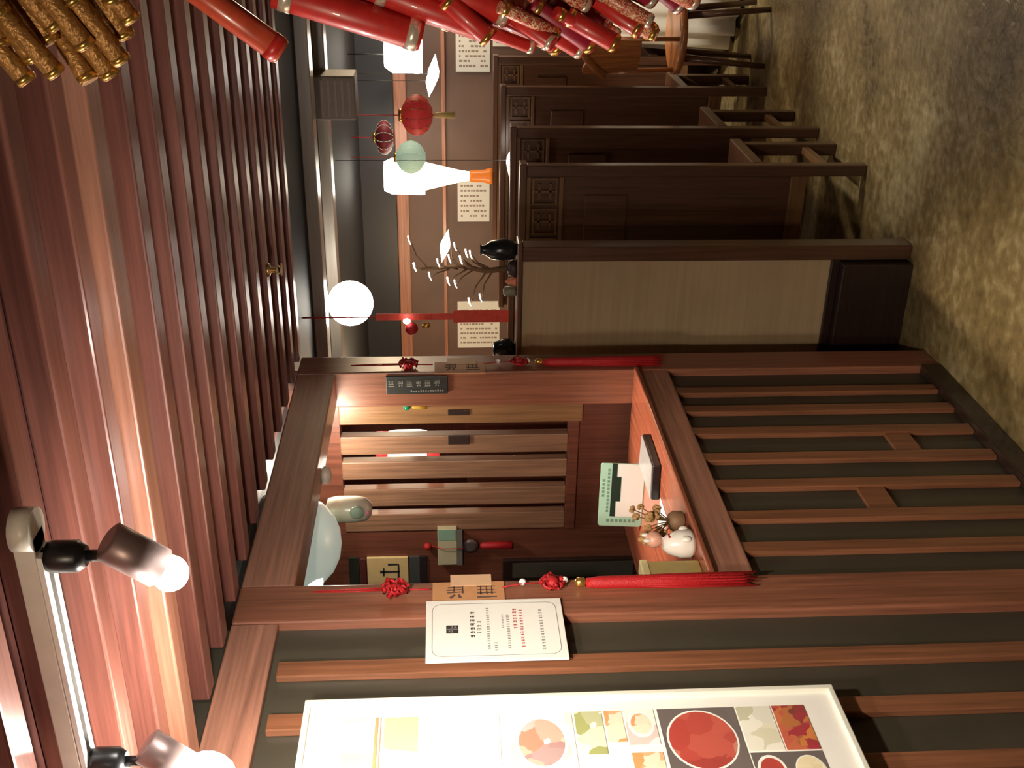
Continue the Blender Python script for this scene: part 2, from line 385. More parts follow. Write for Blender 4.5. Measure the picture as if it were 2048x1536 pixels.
F_GREENS = food('greens print', [(.34, .36, .14), (.82, .80, .70), (.66, .64, .44), (.84, .82, .76)], 22)
F_ORANGE = food('orange dish print', [(.74, .30, .12), (.84, .76, .62), (.60, .40, .16)], 20)
F_DARK = food('dark plate print', [(.10, .085, .08), (.16, .13, .12), (.06, .05, .05)], 8)
F_SOUP = food('red soup print', [(.42, .06, .045), (.50, .10, .07), (.34, .05, .04), (.55, .20, .14)], 16)
F_VEG = food('white and green print', [(.80, .78, .68), (.24, .28, .16), (.70, .66, .50), (.84, .82, .74)], 26)
F_MEAT = food('red meat print', [(.36, .04, .05), (.20, .05, .04), (.60, .22, .06), (.46, .08, .07)], 34)
F_CREAM = food('cream noodles print', [(.80, .70, .46), (.70, .58, .34), (.84, .78, .60)], 22)
Y1 = 1.654
p1 = photo('a', 1.46, Y1, 1.830, 1.886, F_PINK); p1b = photo('a', 1.46, Y1, 1.740, 1.806, F_BUN)
MB().box(.0316, .0322, 1.49, Y1, 1.818, 1.824).box(.0316, .0322, 1.49, Y1, 1.812, 1.814).build('chopstick_print', M_TAN, p1, WORLD[p1.name])
p2 = photo('a', 1.46, Y1, 1.580, 1.665, F_WHITE); dish(p2, 1.56, 1.620, .050, .032, M_WHITE, F_WHITE)
p3 = photo('a', 1.46, Y1, 1.435, 1.560, F_WHITE); dish(p3, 1.575, 1.500, .068, .050, M_WHITE, F_PRAWN, .9)
p4 = photo('a', 1.54, Y1, 1.375, 1.430, F_GREENS); p4b = photo('a', 1.57, Y1, 1.334, 1.370, F_ORANGE)
p5 = photo('a', 1.56, Y1, 1.270, 1.330, F_WHITE); dish(p5, 1.615, 1.300, .036, .026, M_WHITE, F_ORANGE)
p6 = photo('a', 1.38, Y1, 1.106, 1.262, F_DARK); dish(p6, 1.568, 1.186, .080, .070, M_WHITE, F_SOUP, .94)
p7 = photo('a', 1.535, Y1, 1.032, 1.102, F_VEG); p8 = photo('a', 1.535, Y1, .962, 1.028, F_MEAT)
p9 = photo('a', 1.28, 1.530, .962, 1.102, F_DARK); dish(p9, 1.485, 1.070, .038, .028, M_WHITE, F_SOUP, .8); dish(p9, 1.480, .996, .040, .030, M_WHITE, F_CREAM, .92)
photo('a', 1.10, 1.44, 1.62, 1.87, F_BUN); photo('a', 1.10, 1.44, 1.30, 1.59, F_PRAWN); photo('a', 1.0, 1.26, .96, 1.25, F_GREENS)
p10 = photo('a', 1.46, 1.54, 1.270, 1.330, F_ORANGE)

# ---------------------------------------------------------------- framed notice
nt = thing('notice', 'white notice card with a black seal and rows of small text beside the hatch', 'notice', (.002, 1.95, 1.405))
NY0, NY1, NZ0, NZ1 = 1.848, 2.055, 1.417, 1.727
MB().box(.010, .016, NY0, NY1, NZ0, NZ1).build('card', M_WHITE, nt, (.01, 1.95, 1.57), bevel=.001)
bd = MB(); q = .014; rr = .022; pts = []
for (cy_, cz_, a0) in ((NY1 - q - rr, NZ1 - q - rr, 0), (NY0 + q + rr, NZ1 - q - rr, 90), (NY0 + q + rr, NZ0 + q + rr, 180), (NY1 - q - rr, NZ0 + q + rr, 270)):
    for i in range(5): a = R(a0 + 22.5 * i); pts.append((.0163, cy_ + rr * math.cos(a), cz_ + rr * math.sin(a)))
bd.tube(pts + [pts[0]], .0007, 4); bd.build('border_line', M_GREYINK, nt, (.016, 1.95, 1.57))
sl = MB().box(.0160, .0168, 1.938, 1.965, 1.655, 1.682).build('seal_print', M_INK, nt, (.016, 1.95, 1.67))
MB().box(.0168, .0170, 1.950, 1.953, 1.657, 1.680).box(.0168, .0170, 1.940, 1.963, 1.667, 1.670).box(.0168, .0170, 1.942, 1.948, 1.673, 1.677).box(.0168, .0170, 1.955, 1.961, 1.659, 1.664).build('seal_lines', M_GREYINK, sl, (.016, 1.95, 1.67))
def text_row(parent, y0, y1, z, h, mat, x=.0160, gap=.35, skip=()):
    """a row of small blurred character-like marks"""
    b = MB(); y = y1; i = 0; rnd = random.Random(int(z * 1e4))
    while y - h * .8 > y0:
        if i not in skip:
            w = h * (.55 + .3 * rnd.random()); t = h * .2
            for j in range(3):
                zz = z + h * (j * .36 - .4) + rnd.uniform(-.1, .1) * h; b.box(x, x + .0004, y - w, y - rnd.random() * w * .3, zz, zz + t)
            yy = y - w * (.3 + .4 * rnd.random()); b.box(x, x + .0005, yy, yy + t, z - h * .5, z + h * .5)
        y -= h * (1 + gap); i += 1
    return b.build('text_row', mat, parent, WORLD[parent.name])
for (z, y0, y1, h, m_) in ((1.623, 1.915, 2.012, .010, M_INK), (1.608, 1.932, 1.978, .009, M_GREYINK), (1.588, 1.878, 2.025, .006, M_GREYINK), (1.573, 1.875, 1.905, .006, M_GREYINK), (1.555, 1.95, 2.0, .004, M_GREYINK),
                           (1.543, 1.875, 2.0, .006, M_GREYINK), (1.527, 1.94, 2.02, .008, M_REDINK), (1.513, 1.885, 2.015, .007, M_REDINK), (1.468, 1.868, 2.015, .007, M_GREYINK)):
    text_row(nt, y0, y1, z, h, m_)

nt.location += Vector((0, -.015, .001))

# ---------------------------------------------------------------- red knot ornaments on the two posts
def strokes(b, lst, f, t=.004):
    """brush strokes: (a0,b0,a1,b1,width) in the card's own plane; f maps (a,b,d) to 3-D"""
    for a0, b0, a1, b1, w in lst:
        d = Vector((a1 - a0, b1 - b0)); n_ = Vector((-d.y, d.x)).normalized() * w / 2
        b.prism([(a0 + n_.x, b0 + n_.y), (a0 - n_.x, b0 - n_.y), (a1 - n_.x * .6, b1 - n_.y * .6), (a1 + n_.x * .6, b1 + n_.y * .6)], f, .0006)
GL1 = [(.10, .70, .32, .52, .14), (.10, .30, .34, .36, .14), (.45, .82, .50, .2, .08), (.5, .55, .92, .55, .07), (.62, .85, .66, .2, .08), (.8, .8, .82, .25, .07), (.4, .2, .95, .2, .08)]
GL2 = [(.12, .9, .14, .1, .12), (.3, .75, .9, .75, .07), (.3, .3, .9, .3, .07), (.4, .9, .42, .15, .08), (.85, .9, .85, .15, .08), (.3, .5, .9, .52, .06), (.62, .9, .62, .2, .06)]
def knot(yk, label, flip):
    t = thing('knot_ornament', label, 'ornament', (.010, yk, .97), 'red knot ornaments on the hatch posts')
    X = .022; rnd = random.Random(3)
    b = MB(); b.tube([(X, yk - .001, 1.99), (X, yk - .004, 1.90), (X, yk, 1.83)], .0022, 6); b.tube([(X, yk + .007, 1.83), (X, yk + .006, 1.90), (X, yk - .001, 1.99)], .0022, 6)
    b.tube([(X, yk, 1.775), (X, yk - .002, 1.72)], .0022, 6); b.build('hanging_cord', M_RED, t, (X, yk, 1.9))
    def bundle(z, r):
        b = MB(); b.ball((X, yk, z), r * .55, 12)
        for i in range(9):
            a = R(40 * i); c = Vector((X, yk + r * .62 * math.cos(a), z + r * .62 * math.sin(a)))
            b.tube([c + Vector((rnd.uniform(-.2, .5) * r, r * .36 * math.cos(s), r * .36 * math.sin(s))) for s in [R(45 * j) for j in range(9)]], r * .16, 6)
        b.build('knot', M_RED, t, (X, yk, z))
    bundle(1.800, .030)
    cd_ = MB().box(.010, .0125, yk - .048, yk + .036, 1.546, 1.714).build('card', M_TAN, t, (.011, yk, 1.63))
    g = MB(); f1 = lambda a, c, d: Vector((.0126 + d, yk - .030 + .055 * a, 1.632 + .058 * c)); f2 = lambda a, c, d: Vector((.0126 + d, yk - .030 + .055 * a, 1.558 + .058 * c))
    strokes(g, [(a0, b0, a1, b1, w) for a0, b0, a1, b1, w in GL1], f1); g2 = MB(); strokes(g2, GL2, f2)
    for q_ in (g, g2): q_.build('brush_character', plain('faded ink', (.12, .07, .05), .7), cd_, WORLD[cd_.name])
    MB().box(.013, .0142, yk + .020, yk + .062, 1.575, 1.672).build('tag', M_PEACH, t, (.0135, yk, 1.62))
    b = MB(); b.tube([(X, yk, 1.55), (X, yk + .012, 1.50), (X, yk + .012, 1.45)], .002, 6); b.build('lower_cord', M_RED, t, (X, yk, 1.5))
    for z, dy in ((1.502, .018), (1.402, .022)): MB().ball((X, yk + dy, z), .0085, 12).build('white_bead', plain('pearl bead', (.92, .90, .86), .12, coat=1), t, (X, yk + dy, z))
    yk2 = yk + .012
    b = MB(); b.ball((X, yk2, 1.432), .017, 12)
    for i in range(8):
        a = R(45 * i); c = Vector((X, yk2 + .018 * math.cos(a), 1.432 + .018 * math.sin(a)))
        b.tube([c + Vector((rnd.uniform(-.2, .5) * .02, .010 * math.cos(s), .010 * math.sin(s))) for s in [R(45 * j) for j in range(9)]], .0045, 6)
    b.build('knot', M_RED, t, (X, yk2, 1.43))
    MB().lathe([(.004, 0), (.011, .004), (.012, .020), (.006, .026)], (X, yk2, 1.352), 14).build('tassel_cap', M_GOLD, t, (X, yk2, 1.36))
    b = MB()
    b.lathe([(.010, 0), (.0150, -.03), (.0165, -.18), (.017, -.375), (.010, -.39)], (X - .002, yk2, 1.352), 16)
    for i in range(16):
        a = R(22.5 * i); b.tube([(X - .002 + .009 * math.cos(a), yk2 + .010 * math.sin(a), 1.35), (X - .002 + .0150 * math.cos(a), yk2 + .016 * math.sin(a), 1.16), (X - .002 + .016 * math.cos(a), yk2 + .0175 * math.sin(a), .962 - .01 * (i % 3))], .0022, 5)
    b.build('tassel', M_RED, t, (X, yk2, 1.2))
knot(2.078, 'red knot ornament with a long red tassel on the post beside the white notice', 1)
knot(3.290, 'red knot ornament with a long red tassel on the far post beside the cream partition', -1)

# ---------------------------------------------------------------- track and spotlights
tr = thing('light_track', 'pale lighting track fixed under the ceiling battens', 'light track', (.45, 1.065, 2.165))
MB().box(.0, .885, 1.047, 1.083, 2.141, 2.165).build('rail', M_TRACK, tr, (.45, 1.065, 2.155), bevel=.002)
MB().box(.0, .86, 1.047, 1.059, 2.135, 2.141).box(.0, .86, 1.071, 1.083, 2.135, 2.141).build('lip', plain('bright enamel', (.85, .83, .78), .3), tr, (.45, 1.065, 2.14))
MB().box(.0, .86, 1.060, 1.070, 2.1395, 2.1408).build('slot', M_BLACK, tr, (.45, 1.065, 2.14))
MB().lathe([(.026, 0), (.026, .024)], (.888, 1.065, 2.141), 20).build('end_cap', M_TRACK, tr, (.888, 1.065, 2.15))
def spot(x, aim, label, r):
    t = thing('track_spotlight', label, 'spotlight', (x, 1.065, 2.135), 'spotlights on the track')
    b = MB(); b.lathe([(.017, 0), (.019, -.006), (.019, -.034), (.012, -.044)], (x, 1.065, 2.135), 18); b.build('adaptor', M_BLACK, t, (x, 1.065, 2.12))
    MB().cyl((x, 1.065, 2.092), (x, 1.065, 2.055), .007, n=12).cyl((x - .012, 1.065, 2.055), (x + .012, 1.065, 2.055), .009, n=12).build('arm', M_BLACK, t, (x, 1.065, 2.07))
    d = (Vector(aim) - Vector((x, 1.065, 2.045))).normalized(); c = Vector((x, 1.067, 2.040))
    h = MB().lathe([(.018, -.034), (.024, -.031), (.0245, .036), (.0225, .036), (.0215, .02), (.0, .016)], c, 24, axis=d).build('head', M_GREYMETAL, t, c)
    MB().ball(c + d * (.040 + r * .5), r, 18).build('bulb', G_BULB, h, c + d * .05)
    return c + d * .05
spot(.850, (.800, 1.075, 1.990), 'grey cylinder spotlight at the free end of the light track', .0215)
spot(.530, (.460, 1.05, 1.955), 'glaring spotlight on the light track nearer the wall above the poster', .040)

# ---------------------------------------------------------------- things inside the hatch
t = thing('dome_light', 'large milky glass dome light on the ceiling inside the hatch', 'ceiling light', (-.275, 2.70, 2.215))
MB().lathe([(.145, 0), (.145, -.075), (.135, -.095)], (-.275, 2.70, 2.215), 32).build('base_ring', M_TRACK, t, (-.275, 2.7, 2.2))
MB().lathe([(.140, 0), (.136, -.035), (.118, -.075), (.085, -.106), (.045, -.124), (0, -.130)], (-.275, 2.70, 2.120), 32).build('glass_dome', plain('milky lit glass', (.46, .52, .45), .25, noise=.1, scale=8, coat=.5, emit=.38, ecol=(.75, .85, .72)), t, (-.275, 2.7, 2.1))
MB().ball((-.340, 2.600, 2.070), .036, 18, sq=(1, .5, .9)).build('bulb_glow', G_INNER, t, (-.305, 2.59, 2.08))
JX, JY, JZ = -.321, 2.95, 1.916
t = thing('jar_lantern', 'small pale glass jar lantern hanging next to the dome light', 'lantern', (JX, JY, 2.215))
MB().tube([(JX, JY, 2.215), (JX, JY, JZ + .14)], .004).build('hanging_rod', M_TRACK, t, (JX, JY, 2.1))
MB().lathe([(.013, .146), (.037, .138), (.043, .11), (.043, .05), (.037, .018), (.019, .002), (0, 0)], (JX, JY, JZ), 24).build('jar', plain('jar glass', (.52, .50, .40), .2, coat=.5), t, (JX, JY, JZ + .05))
MB().ball((JX + .012, JY - .039, JZ + .045), .024, 12, sq=(1, .4, 1)).build('green_paint', plain('sage paint', (.27, .36, .27), .4), t, (JX, JY - .03, JZ + .04))
MB().ball((JX + .004, JY - .030, JZ + .014), .009, 10, sq=(1, .6, .8)).build('pink_reflection', plain('pink reflection', (.85, .25, .40), .3), t, (JX, JY - .03, JZ + .01))  # pink reflection on the jar, painted in as a coloured spot
t = thing('globe_light', 'tiny white globe light hanging under the hatch header', 'ceiling light', (-.06, 2.70, 2.04))
MB().lathe([(.020, 0), (.020, -.006)], (-.072, 2.75, 2.046), 16).build('rose', M_TRACK, t, (-.07, 2.75, 2.04))
MB().ball((-.072, 2.75, 2.028), .024, 16, sq=(1.2, 1, .7)).build('globe', plain('opal glass', (.72, .62, .50), .3), t, (-.07, 2.75, 2.03))

t = thing('wall_plaque', 'dark lettered plaque hanging on the wall behind the far post', 'sign', (-.062, 3.26, 1.67))
MB().box(-.068, -.002, 3.250, 3.260, 1.671, 1.875).build('board', plain('dark plaque', (.030, .030, .026), .45), t, (-.03, 3.255, 1.77), bevel=.002)
g = MB(); rnd = random.Random(11)
for i in range(6):
    f = lambda a, c, d, i=i: Vector((-.028 - .018+.006 + .026 * a, 3.2492 - d, 1.845 - .030 * i + .024 * c)); strokes(g, (GL1 if i % 2 else GL2), f)
for i in range(14): g.box(-.058, -.054 + .003 * rnd.random(), 3.2486, 3.2500, 1.685 + .008 * i, 1.690 + .008 * i)
g.build('lettering', plain('grey lettering', (.32, .30, .26), .5), t, (-.03, 3.25, 1.77))
t = thing('jade_charm', 'green bead charm with a yellow tassel on the pale slat', 'charm', (-.146, 3.316, 1.74))
MB().tube([(-.146, 3.318, 1.86), (-.146, 3.318, 1.82)], .0015, 5).build('hanging_cord', M_RED, t, (-.146, 3.318, 1.84))
MB().ball((-.146, 3.309, 1.811), .013, 14).build('bead', M_JADE, t, (-.146, 3.31, 1.81))
b = MB(); b.lathe([(.004, 0), (.007, -.008), (.009, -.055)], (-.147, 3.311, 1.797), 10); b.build('tassel', plain('yellow silk', (.62, .40, .05), .5), t, (-.147, 3.311, 1.77))
for (x, w, nm) in ((-.176, .020, 'small dark tag on the wide pale slat nearest the far post'), (-.284, .036, 'small dark tag on the narrow slat next to the lantern glow')):
    tag(MB().box(x - w / 2, x + w / 2, 3.316, 3.3215, 1.598, 1.672).build('name_tag', plain('brown black tag', (.035, .018, .014), .5), None, (x, 3.32, 1.63), bevel=.002), nm, 'tag')
t = thing('paper_lantern', 'lit white paper lantern with red ends behind the slatted screen', 'lantern', (-.44, 3.50, 1.705))
MB().lathe([(.083, .045), (.088, .07), (.088, .155), (.083, .185)], (-.44, 3.50, 1.705), 28).build('paper_body', G_LANTERN, t, (-.44, 3.5, 1.8))
for z0, z1, nm in ((0, .045, 'lower_band'), (.185, .228, 'upper_band')):
    MB().lathe([(.072, z0), (.083, z0 if z0 else .04), (.083, z1), (.070, z1)][1:3] if z0 else [(.068, z0), (.083, z1)], (-.44, 3.50, 1.705), 28).build(nm, plain('lit red paper', (.7, .03, .03), .5, emit=.8, ecol=(.9, .06, .06)), t, (-.44, 3.5, 1.7))
MB().tube([(-.44, 3.50, 1.933), (-.44, 3.50, 2.215)], .003, 6).build('hanging_cord', M_RED, t, (-.44, 3.5, 2.0))

# signs on the inner wall
t = thing('yellow_sign', 'yellow sign with dark brush characters on the inner wall of the hatch', 'sign', (-.82, 3.325, 1.82))
MB().box(-.905, -.775, 3.318, 3.329, 1.825, 1.975).build('board', M_YELLOW, t, (-.83, 3.32, 1.9), bevel=.002)
g = MB(); f = lambda a, c, d: Vector((-.885 + .095 * a, 3.3174 - d, 1.848 + .085 * c)); strokes(g, [(.5, .95, .5, .1, .12), (.15, .6, .15, .15, .1), (.85, .6, .85, .15, .1), (.15, .16, .85, .14, .1), (.3, .8, .7, .78, .08)], f); g.build('brush_character', M_INK, t, (-.83, 3.317, 1.9))
for (x0, x1, z0, z1, m_, nm) in ((-.90, -.775, 2.005, 2.042, plain('black green card', (.022, .026, .018), .5), 'narrow black card highest on the inner wall of the hatch'), (-.90, -.78, 1.980, 2.000, plain('wine red card', (.10, .022, .022), .5), 'thin wine red card between the black card and the yellow sign'),
                             (-.90, -.775, 1.782, 1.820, M_DGREY, 'dark grey card just below the yellow sign on the inner wall'), (-.90, -.775, 1.757, 1.778, plain('black purple card', (.02, .014, .018), .5), 'black strip card below the grey card on the inner wall')):
    tag(MB().box(x0, x1, 3.320, 3.329, z0, z1).build('wall_card', m_, None, ((x0 + x1) / 2, 3.325, z0), bevel=.001), nm, 'card')
t = thing('wall_calendar', 'green and beige block calendar hanging on the inner wall', 'calendar', (-.72, 3.32, 1.64))
MB().box(-.800, -.645, 3.300, 3.329, 1.645, 1.715).build('pad', plain('beige pad', (.50, .46, .31), .6), t, (-.72, 3.31, 1.68), bevel=.002)
MB().box(-.690, -.645, 3.298, 3.300, 1.650, 1.712).build('green_leaf', plain('sage green leaf', (.24, .40, .30), .6), t, (-.67, 3.3, 1.68))
MB().box(-.800, -.645, 3.297, 3.300, 1.625, 1.645).build('base_strip', plain('grey strip', (.16, .15, .13), .5), t, (-.72, 3.3, 1.63))
t = thing('wall_charm', 'grey pendant charm with a red bead and red tassel on the inner wall', 'charm', (-.722, 3.32, 1.44))
MB().ball((-.722, 3.310, 1.752), .014, 12).build('bead', M_RED, t, (-.722, 3.31, 1.75))
MB().tube([(-.722, 3.315, 1.74), (-.722, 3.292, 1.70), (-.722, 3.292, 1.62)], .0018, 5).build('hanging_cord', M_RED, t, (-.722, 3.3, 1.68))
MB().lathe([(.016, -.006), (.030, -.003), (.030, .003), (.016, .006)], (-.725, 3.310, 1.597), 20, axis=(0, 1, 0)).build('disc', plain('grey bronze', (.16, .12, .115), .4, .5), t, (-.725, 3.31, 1.6))
b = MB(); b.lathe([(.006, 0), (.012, -.012), (.015, -.115)], (-.724, 3.310, 1.560), 12); b.build('tassel', plain('dark red silk', (.42, .012, .02), .6), t, (-.724, 3.31, 1.5))
t = thing('framed_board', 'tall dark framed board on the inner wall behind the near post', 'board', (-.845, 3.32, .97))
MB().box(-.885, -.795, 3.312, 3.329, .97, 1.476).build('frame', W_BLACK, t, (-.84, 3.32, 1.2), bevel=.003)
MB().box(-.872, -.808, 3.309, 3.312, .99, 1.44).build('panel', plain('grey panel', (.06, .055, .042), .5), t, (-.84, 3.31, 1.2))

# desk calendar
t = thing('desk_calendar', 'pale green desk calendar card standing on the hatch counter', 'calendar', (-.14, 2.71, 1.05))
e1 = Vector((-1, 0, 0)); e2 = Vector((0, .10, 1)).normalized(); nn = Vector((0, -1, .10)).normalized()
O = Vector((-.170, 2.945, 1.0503))
dc = lambda a, b_, d: O + e1 * a + e2 * b_ + nn * d
def dpl(poly, d0, d1): return MB().prism(poly, lambda a, b_, d: dc(a, b_, d0 + d), d1 - d0)
CW, CH = .236, .141
dpl([(.0, 0), (CW - .006, 0), (CW, .008), (CW, CH - .006), (CW - .008, CH), (.006, CH), (0, CH - .006)], 0, .003).build('green_card', M_GREEN, t, O)
dpl([(0, .088), (.198, .088), (.198, .104), (0, .104)], .003, .0042).build('dark_band', M_DARKGREEN, t, O)
dpl([(.050, .074), (.14, .074), (.14, .088), (.050, .088)], .003, .0042).build('dark_print', M_DARKGREEN, t, O)
dpl([(.002, .002), (.198, .002), (.198, .086), (.142, .086), (.142, .072), (.048, .072), (.048, .086), (.002, .086)], .003, .0039).build('white_sheet', M_SHEET, t, O)
g = MB()
for i in range(12): g.prism([(.02 + .014 * i, .110), (.029 + .014 * i, .110), (.029 + .014 * i, .117), (.02 + .014 * i, .117)], lambda a, b_, d: dc(a, b_, .003 + d), .0004)
for i in range(5): g.prism([(.06 + .014 * i, .126), (.069 + .014 * i, .126), (.069 + .014 * i, .133), (.06 + .014 * i, .133)], lambda a, b_, d: dc(a, b_, .003 + d), .0004)
for i in range(7): g.prism([(.208, .022 + .014 * i), (.220, .022 + .014 * i), (.220, .030 + .014 * i), (.208, .030 + .014 * i)], lambda a, b_, d: dc(a, b_, .003 + d), .0004)
g.build('text_row', plain('sage ink', (.16, .30, .23), .6), t, O)
MB().prism([(2.950, 1.0503), (3.010, 1.0503), (2.962, 1.185)], lambda a, b_, d: Vector((-.20 - d, a, b_)), .12).build('stand', M_SHEET, t, O)
t = thing('counter_box', 'low black box with a grey glossy lid lying before the desk calendar', 'box', (-.10, 2.82, 1.05))
poly = [(-.046, 2.728), (-.042, 2.912), (-.155, 2.925), (-.155, 2.712)]
MB().prism(poly, lambda a, b_, d: Vector((a, b_, 1.0502 + d)), .024).build('body', M_BLACK, t, (-.09, 2.83, 1.06), bevel=.003)
pc = (-.10, 2.82)
MB().prism([(pc[0] + (a - pc[0]) * .96, pc[1] + (b_ - pc[1]) * .96) for a, b_ in poly], lambda a, b_, d: Vector((a, b_, 1.0743 + d)), .004).build('lid', M_SLATE, t, (-.09, 2.83, 1.08), bevel=.001)
tag(MB().box(-.25, -.140, 2.60, 2.700, 1.0501, 1.0512).build('paper_slip', M_SHEET, None, (0, 2.7, 1.05)), 'small white paper slip on the hatch counter by the desk calendar', 'paper')

# ornaments at the near end of the counter
t = thing('incense_holder', 'tall tan box standing on the counter against the near post', 'box', (-.035, 2.205, 1.05))
MB().box(-.052, -.018, 2.165, 2.222, 1.0502, 1.198).build('body', M_TANBOX, t, (-.035, 2.2, 1.1), bevel=.003)
MB().box(-.055, -.015, 2.162, 2.226, 1.180, 1.200).build('lid', plain('pale yellow card', (.78, .66, .34), .5), t, (-.035, 2.2, 1.19), bevel=.003)
t = thing('ceramic_figurine', 'small white ceramic figurine sitting on the counter near the tan box', 'figurine', (-.01, 2.285, 1.05))
MB().lathe([(.030, 0), (.038, .012), (.036, .040), (.024, .070), (.014, .080)], (-.012, 2.285, 1.0502), 20).build('body', M_CERAMIC, t, (-.012, 2.285, 1.09))
MB().ball((-.008, 2.300, 1.150), .022, 16).build('head', M_PINK, t, (-.008, 2.3, 1.15))
for s in (-1, 1): MB().ball((-.008 + .006, 2.300 + s * .013, 1.170), .008, 10, sq=(.6, .8, 1.3)).build('ear', M_CERAMIC, t, (0, 2.3, 1.17))
for s in (-1, 1): MB().ball((.016, 2.285 + s * .022, 1.075), .011, 10, sq=(.9, .9, 1.2)).build('paw', M_CERAMIC, t, (.01, 2.285, 1.07))
MB().box(.010, .0145, 2.276, 2.292, 1.108, 1.118).build('collar_charm', M_REDPAPER, t, (.01, 2.285, 1.11))
t = thing('dried_flowers', 'bunch of tan dried flowers in a squat pot on the counter', 'plant', (-.02, 2.40, 1.05))
MB().lathe([(.018, 0), (.026, .006), (.028, .030), (.020, .042)], (-.02, 2.40, 1.0502), 18).build('pot', plain('brown clay pot', (.22, .12, .06), .6), t, (-.02, 2.4, 1.07))
rnd = random.Random(5)
for i in range(16):
    a = rnd.uniform(0, 6.28); rr = rnd.uniform(.02, .085); tip = Vector((-.02 + .35 * rr * math.cos(a), 2.40 + rr * math.sin(a), 1.05 + rnd.uniform(.06, .135)))
    st = MB().tube([(-.02, 2.40, 1.085), (-.02 + (tip.x + .02) * .4, 2.40 + (tip.y - 2.40) * .5, 1.05 + (tip.z - 1.05) * .75), tip], .0016, 5).build('stem', M_TWIG, t, (-.02, 2.4, 1.1))
    r_ = rnd.uniform(.009, .016); h = MB()
    for k in range(7):
        dv = Vector((rnd.gauss(0, 1), rnd.gauss(0, 1), rnd.gauss(0, 1))).normalized() * r_ * .6; h.ball(tip + dv, r_ * .55, 6)
    h.build('flower_head', M_DRY, st, tip)

# ---------------------------------------------------------------- cream partition
t = thing('cream_partition', 'cream panelled partition in a dark frame beyond the hatch', 'partition', (-.1, 3.68, 0))
MB().box(-.50, .250, 3.655, 3.70, .285, 1.402).build('panel', M_CREAM, t, (-.1, 3.68, .85))
MB().box(.250, .305, 3.640, 3.715, 0, 1.402).build('post', W_DARK, t, (.28, 3.68, .7), bevel=.004)
MB().box(-.50, .320, 3.630, 3.725, 1.402, 1.420).build('cap', W_DARKX, t, (-.1, 3.68, 1.41), bevel=.005)
MB().box(-.50, .318, 3.627, 3.6295, 1.4165, 1.4205).build('cap_edging', plain('polished edge', (.62, .55, .46), .25, .7), t, (-.1, 3.63, 1.42))
MB().box(-.50, .250, 3.640, 3.71, .255, .285).build('bottom_rail', W_BLACK, t, (-.1, 3.68, .27), bevel=.003)
MB().box(-.46, .245, 3.60, 3.71, 0, .255).build('plinth', W_BLACK, t, (-.1, 3.68, .12), bevel=.004)

# ---------------------------------------------------------------- high-backed booths
booth = thing('booth_bench', 'dark high-backed booth bench right behind the cream partition', 'bench', (-.15, 4.17, 0), 'high-backed booth benches')
X0, X1, Yb = -.75, .45, 4.17
def part(b, nm, m_, bev=.004): return b.build(nm, m_, booth, (-.15, Yb, .7), bevel=bev)
for x in (X0, X1 - .045): part(MB().box(x, x + .045, Yb, Yb + .05, 0, 1.352), 'stile', W_DARK)
part(MB().box(X0 - .01, X1 + .008, Yb - .008, Yb + .058, 1.352, 1.380), 'top_rail', W_DARKX)
part(MB().box(X0 + .045, X1 - .045, Yb + .002, Yb + .048, 1.335, 1.352), 'lattice_rail', W_TRIM, .002)
part(MB().box(X0 + .045, X1 - .045, Yb + .002, Yb + .048, 1.205, 1.222), 'lattice_rail', W_TRIM, .002)
lt = part(MB().box(X0 + .045, X1 - .045, Yb + .022, Yb + .036, 1.222, 1.335), 'lattice_panel', W_DARK, 0)
n_ = 9; wd = (X1 - X0 - .09) / n_
for i in range(n_):
    xa = X0 + .045 + wd * i; g = MB(); u = .010
    g.box(xa + .008, xa + .014, Yb + .010, Yb + .022, 1.226, 1.331).box(xa + wd - .014, xa + wd - .008, Yb + .010, Yb + .022, 1.226, 1.331)
    g.box(xa + .014, xa + wd - .014, Yb + .010, Yb + .022, 1.320, 1.328).box(xa + .014, xa + wd - .014, Yb + .010, Yb + .022, 1.229, 1.237)
    g.box(xa + .030, xa + wd - .030, Yb + .012, Yb + .022, 1.296, 1.304).box(xa + .030, xa + wd - .030, Yb + .012, Yb + .022, 1.252, 1.260).box(xa + wd / 2 - .004, xa + wd / 2 + .004, Yb + .012, Yb + .022, 1.237, 1.320)
    g.build('fretwork', W_TRIM, lt, WORLD[lt.name])
part(MB().box(X0 + .045, X1 - .045, Yb + .016, Yb + .036, .30, 1.205), 'back_panel', W_DARK, 0)
part(MB().box(X0 + .045, X1 - .045, Yb + .004, Yb + .048, .235, .30), 'lower_rail', W_TRIM, .003)
part(MB().box(X0 + .12, X1 - .12, Yb + .006, Yb + .016, .95, 1.12), 'raised_panel', W_DARK, .003)
part(MB().box(X0, X1, Yb + .05, Yb + .43, .405, .45), 'seat', W_DARK)
for x in (X0 + .01, X1 - .06): part(MB().box(x, x + .05, Yb + .37, Yb + .42, 0, .405), 'leg', W_DARK)
part(MB().box(X1 - .05, X1 - .02, Yb + .06, Yb + .37, .12, .15), 'stretcher', W_TRIM, .002)
for (y, lb) in ((4.78, 'dark high-backed booth bench second in the row from the cream partition'), (5.65, 'dark high-backed booth bench third in the row from the cream partition'), (6.50, 'dark high-backed booth bench last in the row below the glowing lamp')):
    copy_tree(booth, (-.15, y, 0), lb)

